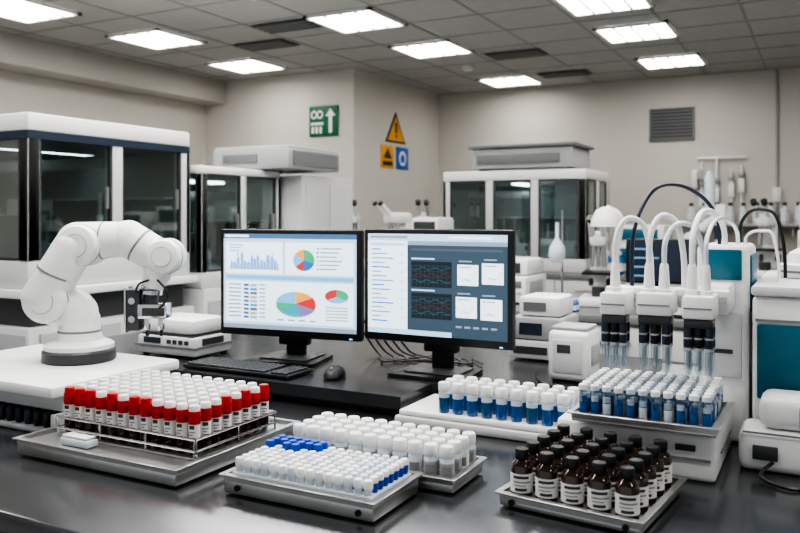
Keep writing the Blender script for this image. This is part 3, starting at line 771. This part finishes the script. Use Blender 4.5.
b = B('amber_bottle_tray'); tray(b, -0.136, 0.136, -0.135, 0.135, 0, 0.016, 0.014)
for xx in (-0.11, 0.11): b.cyl((0, 0, 0), 0.006, 0.006, BLACK, M=Matrix.Translation((xx, -0.133, 0.013)) @ Matrix.Rotation(math.pi/2, 4, 'X'))
t3 = b.build((-0.403, 1.565, Z), -6)
b = B('amber_bottles')
for i in range(5):
    for j in range(5):
        c = (-0.104+i*0.0515, -0.103+j*0.0515, 0.0165); r = 0.0212
        b.lathe([(r-0.003, 0), (r, 0.003), (r, 0.058), (r-0.003, 0.066), (0.011, 0.073), (0.0095, 0.077)], c, AMBER, 20)
        b.lathe([(0.0130, 0.074), (0.0135, 0.076), (0.0135, 0.091), (0.012, 0.093)], c, BLACK, 20)
        b.arc(c, r+0.0005, 0.013, 0.049, -150, 20, LABEL, 12)
        b.arc(c, r+0.001, 0.040, 0.045, -110, -30, INK, 6); b.arc(c, r+0.001, 0.032, 0.035, -110, -20, INKG, 6); b.arc(c, r+0.001, 0.026, 0.028, -110, -45, INKG, 6); b.arc(c, r+0.001, 0.017, 0.022, -100, -40, INK, 6)
b.build(parent=t3)

# ------------------------------------------------------------------ liquid handler
BT = 1.002
b = B('liquid_handling_robot')
b.box(-1.02, -0.545, 1.88, 2.11, Z, 0.925, OFFW, 0.008); b.box(-1.01, -0.54, 1.89, 2.11, 0.925, 0.94, WHITE, 0.006)
b.box(-0.54, -0.20, 1.77, 2.12, Z, BT, WHITE, 0.012, 3)
b.box(-0.53, -0.21, 1.765, 1.775, 0.945, 0.95, SEAM)
b.box(-0.28, -0.24, 1.764, 1.772, 0.965, 0.977, DGREY); b.box(-0.202, -0.197, 1.85, 2.05, 0.945, 0.95, SEAM)
tray(b, -0.495, -0.195, 1.735, 1.99, BT+0.0005, 0.012, 0.013)
b.box(-0.285, -0.165, 2.12, 2.36, Z, 1.385, WHITE, 0.014, 3)
b.box(-0.27, -0.18, 2.114, 2.122, 1.30, 1.375, TEAL, 0.004)
b.box(-0.27, -0.18, 2.112, 2.122, 1.06, 1.22, OFFW, 0.006); b.box(-0.26, -0.20, 2.11, 2.114, 1.12, 1.13, DGREY)
b.box(-0.168, -0.160, 2.16, 2.32, 1.22, 1.36, TEAL, 0.003)
b.box(-0.47, -0.19, 1.93, 1.985, 1.245, 1.29, WHITE, 0.01); b.box(-0.465, -0.195, 1.925, 1.932, 1.26, 1.275, STEEL)
b.box(-0.265, -0.195, 1.975, 2.125, 1.23, 1.295, WHITE, 0.01)
def head(cx, cy, w, n, dz=0.0):
    b.box(cx-w/2, cx+w/2, cy-0.03, 1.935, 1.232+dz, 1.283+dz, WHITE, 0.006)
    b.box(cx-w/2+0.004, cx+w/2-0.004, cy-0.0315, cy-0.028, 1.255+dz, 1.258+dz, SEAM)
    b.box(cx-w/2+0.003, cx+w/2-0.003, cy-0.026, cy+0.026, 1.212+dz, 1.232+dz, DGREY, 0.004)
    for i in range(n):
        for j in range(2):
            x = cx-w/2+w*(i+0.5)/n; y = cy-0.014+0.028*j
            b.lathe([(0.0096, 1.213+dz), (0.0096, 1.172+dz), (0.007, 1.166+dz)], (x, y, 0), BLACK if (i+j) % 2 else NAVY, 14)
            b.lathe([(0.0101, 1.188+dz), (0.0101, 1.192+dz)], (x, y, 0), LGREY, 14)
            b.lathe([(0.0084, 1.167+dz), (0.0084, 1.122+dz), (0.0028, 1.104+dz)], (x, y, 0), VGLASS, 14, cap=False)
            b.rod((x, y, 1.168+dz), (x, y, 1.116+dz), 0.0022, LGREY, seg=6)
            b.lathe([(0.0098, 1.163+dz), (0.0098, 1.169+dz)], (x, y, 0), LGREY, 14)
head(-0.428, 1.865, 0.060, 3); head(-0.338, 1.865, 0.076, 3, 0.003); head(-0.245, 1.865, 0.066, 3)
for cx, r in ((-0.432, 0.012), (-0.355, 0.013), (-0.322, 0.013), (-0.262, 0.013), (-0.233, 0.011)):
    b.lathe([(r+0.003, 1.28), (r+0.003, 1.292), (r, 1.294), (r*0.75, 1.345), (r*0.6, 1.35)], (cx, 1.88, 0), WHITE, 16)
def hose(b, x0, y0, x1, y1, top, r, mt, z0=1.34, z1=1.33):
    b.tube([(x0, y0, z0), (x0+(x1-x0)*0.02, y0+(y1-y0)*0.02, z0+(top-z0)*0.55), (x0+(x1-x0)*0.22, y0+(y1-y0)*0.22, z0+(top-z0)*0.93), (x0+(x1-x0)*0.5, y0+(y1-y0)*0.5, top),
            (x0+(x1-x0)*0.8, y0+(y1-y0)*0.8, max(z1, z0)+(top-max(z1, z0))*0.8), (x0+(x1-x0)*0.97, y0+(y1-y0)*0.97, z1+(top-z1)*0.45), (x1, y1, z1)], r, mt, 10, 6)
hose(b, -0.432, 1.88, -0.362, 1.945, 1.452, 0.0064, WHITE, 1.345, 1.29)
hose(b, -0.355, 1.88, -0.29, 1.96, 1.458, 0.007, WHITE, 1.345, 1.29)
hose(b, -0.322, 1.88, -0.25, 2.0, 1.440, 0.006, MILKY, 1.345, 1.29)
hose(b, -0.262, 1.88, -0.225, 2.18, 1.47, 0.0066, WHITE, 1.345, 1.38)
hose(b, -0.233, 1.88, -0.20, 2.25, 1.452, 0.005, MILKY, 1.345, 1.38)
hose(b, -0.41, 1.96, -0.24, 2.2, 1.535, 0.0048, HOSEB, 1.285, 1.38)
lh = b.build()
b = B('connecting_hose')
hose(b, -0.20, 2.30, -0.09, 2.26, 1.475, 0.0045, BLACK, 1.387, 1.30)
hose(b, -0.178, 2.2, -0.10, 2.16, 1.42, 0.0036, WHITE, 1.387, 1.30)
b.build()
b = B('blue_liquid_vials')
for i in range(9):
    for j in range(3):
        c = (-0.888+i*0.0402, 1.918+j*0.046, 0.9405)
        b.lathe([(0.013, 0), (0.0145, 0.003), (0.0145, 0.040)], c, BLUELIQ if (i+j) % 3 else TEALLIQ, 16)
        b.lathe([(0.0147, 0.040), (0.0147, 0.052), (0.010, 0.057)], c, MILKY, 16)
        b.lathe([(0.0145, 0.055), (0.0155, 0.058), (0.0155, 0.076), (0.0135, 0.079)], c, WHITE, 16)
b.build(parent=lh)
b = B('sample_tubes'); random.seed(8)
for i in range(11):
    for j in range(8):
        c = (-0.474+i*0.0258, 1.757+j*0.0295, BT+0.0125)
        b.lathe([(0.004, 0), (0.0088, 0.006), (0.0092, 0.034)], c, BLUELIQ if random.random() < 0.7 else MILKY, 10)
        b.lathe([(0.0094, 0.034), (0.0094, 0.062)], c, VGLASS, 10, cap=False)
        b.lathe([(0.0085, 0.036), (0.0085, 0.046)], c, BLUELIQ if (i+j) % 3 == 0 else MILKY, 10)
        b.lathe([(0.0100, 0.060), (0.0100, 0.070), (0.008, 0.072)], c, MILKY if random.random() < 0.6 else WHITE, 10)
b.build(parent=lh)

b = B('teal_dispensing_instrument')
b.box(-0.152, 0.45, 2.05, 2.6, Z, 1.27, WHITE, 0.012, 3)
b.box(-0.142, 0.43, 2.043, 2.055, 1.03, 1.205, TEAL, 0.006)
b.box(-0.145, 0.44, 2.044, 2.053, 1.212, 1.217, SEAM)
b.box(-0.154, 0.46, 2.04, 2.62, 1.27, 1.295, OFFW, 0.008)
b.lathe([(0.075, 1.295), (0.08, 1.30), (0.08, 1.33), (0.06, 1.335), (0.055, 1.36), (0.03, 1.375)], (-0.03, 2.36, 0), WHITE, 28)
b.lathe([(0.0812, 1.310), (0.0812, 1.316)], (-0.03, 2.36, 0), SEAM, 28)
b.box(0.08, 0.4, 2.12, 2.5, 1.295, 1.34, LGREY, 0.01)
b.build()
b = B('waste_container_module')
b.box(-0.17, 0.30, 1.90, 2.035, Z, 0.99, WHITE, 0.02, 3)
b.box(-0.13, 0.30, 1.915, 2.03, 0.99, 1.065, WHITE, 0.025, 3)
b.box(-0.05, 0.1, 1.905, 1.918, 1.0, 1.05, LGREY, 0.005)
b.box(-0.14, -0.09, 1.893, 1.902, 0.93, 0.96, DGREY, 0.002); b.box(-0.16, 0.29, 1.896, 1.9, 0.985, 0.989, SEAM)
b.build()
b = B('power_cable')
b.tube([(-0.1, 1.885, 0.93), (-0.12, 1.84, 0.91), (-0.06, 1.8, 0.905), (0.0, 1.84, 0.905), (0.1, 1.8, 0.905), (0.3, 1.82, 0.905)], 0.004, BLACK, 6)
b.build()

# ------------------------------------------------------------------ camera
cam = bpy.data.cameras.new('camera'); co = bpy.data.objects.new('camera', cam); scene.collection.objects.link(co)
co.location = (0, 0, 1.46); co.rotation_euler = (math.radians(90), 0, math.radians(28))
cam.sensor_width = 36; cam.lens = 36; cam.shift_y = -51.5/800; cam.clip_start = 0.05
cam.dof.use_dof = True; cam.dof.focus_distance = 1.95; cam.dof.aperture_fstop = 4.5
scene.camera = co
scene.view_settings.view_transform = 'AgX'
scene.view_settings.look = 'AgX - High Contrast'
scene.view_settings.exposure = 0.25
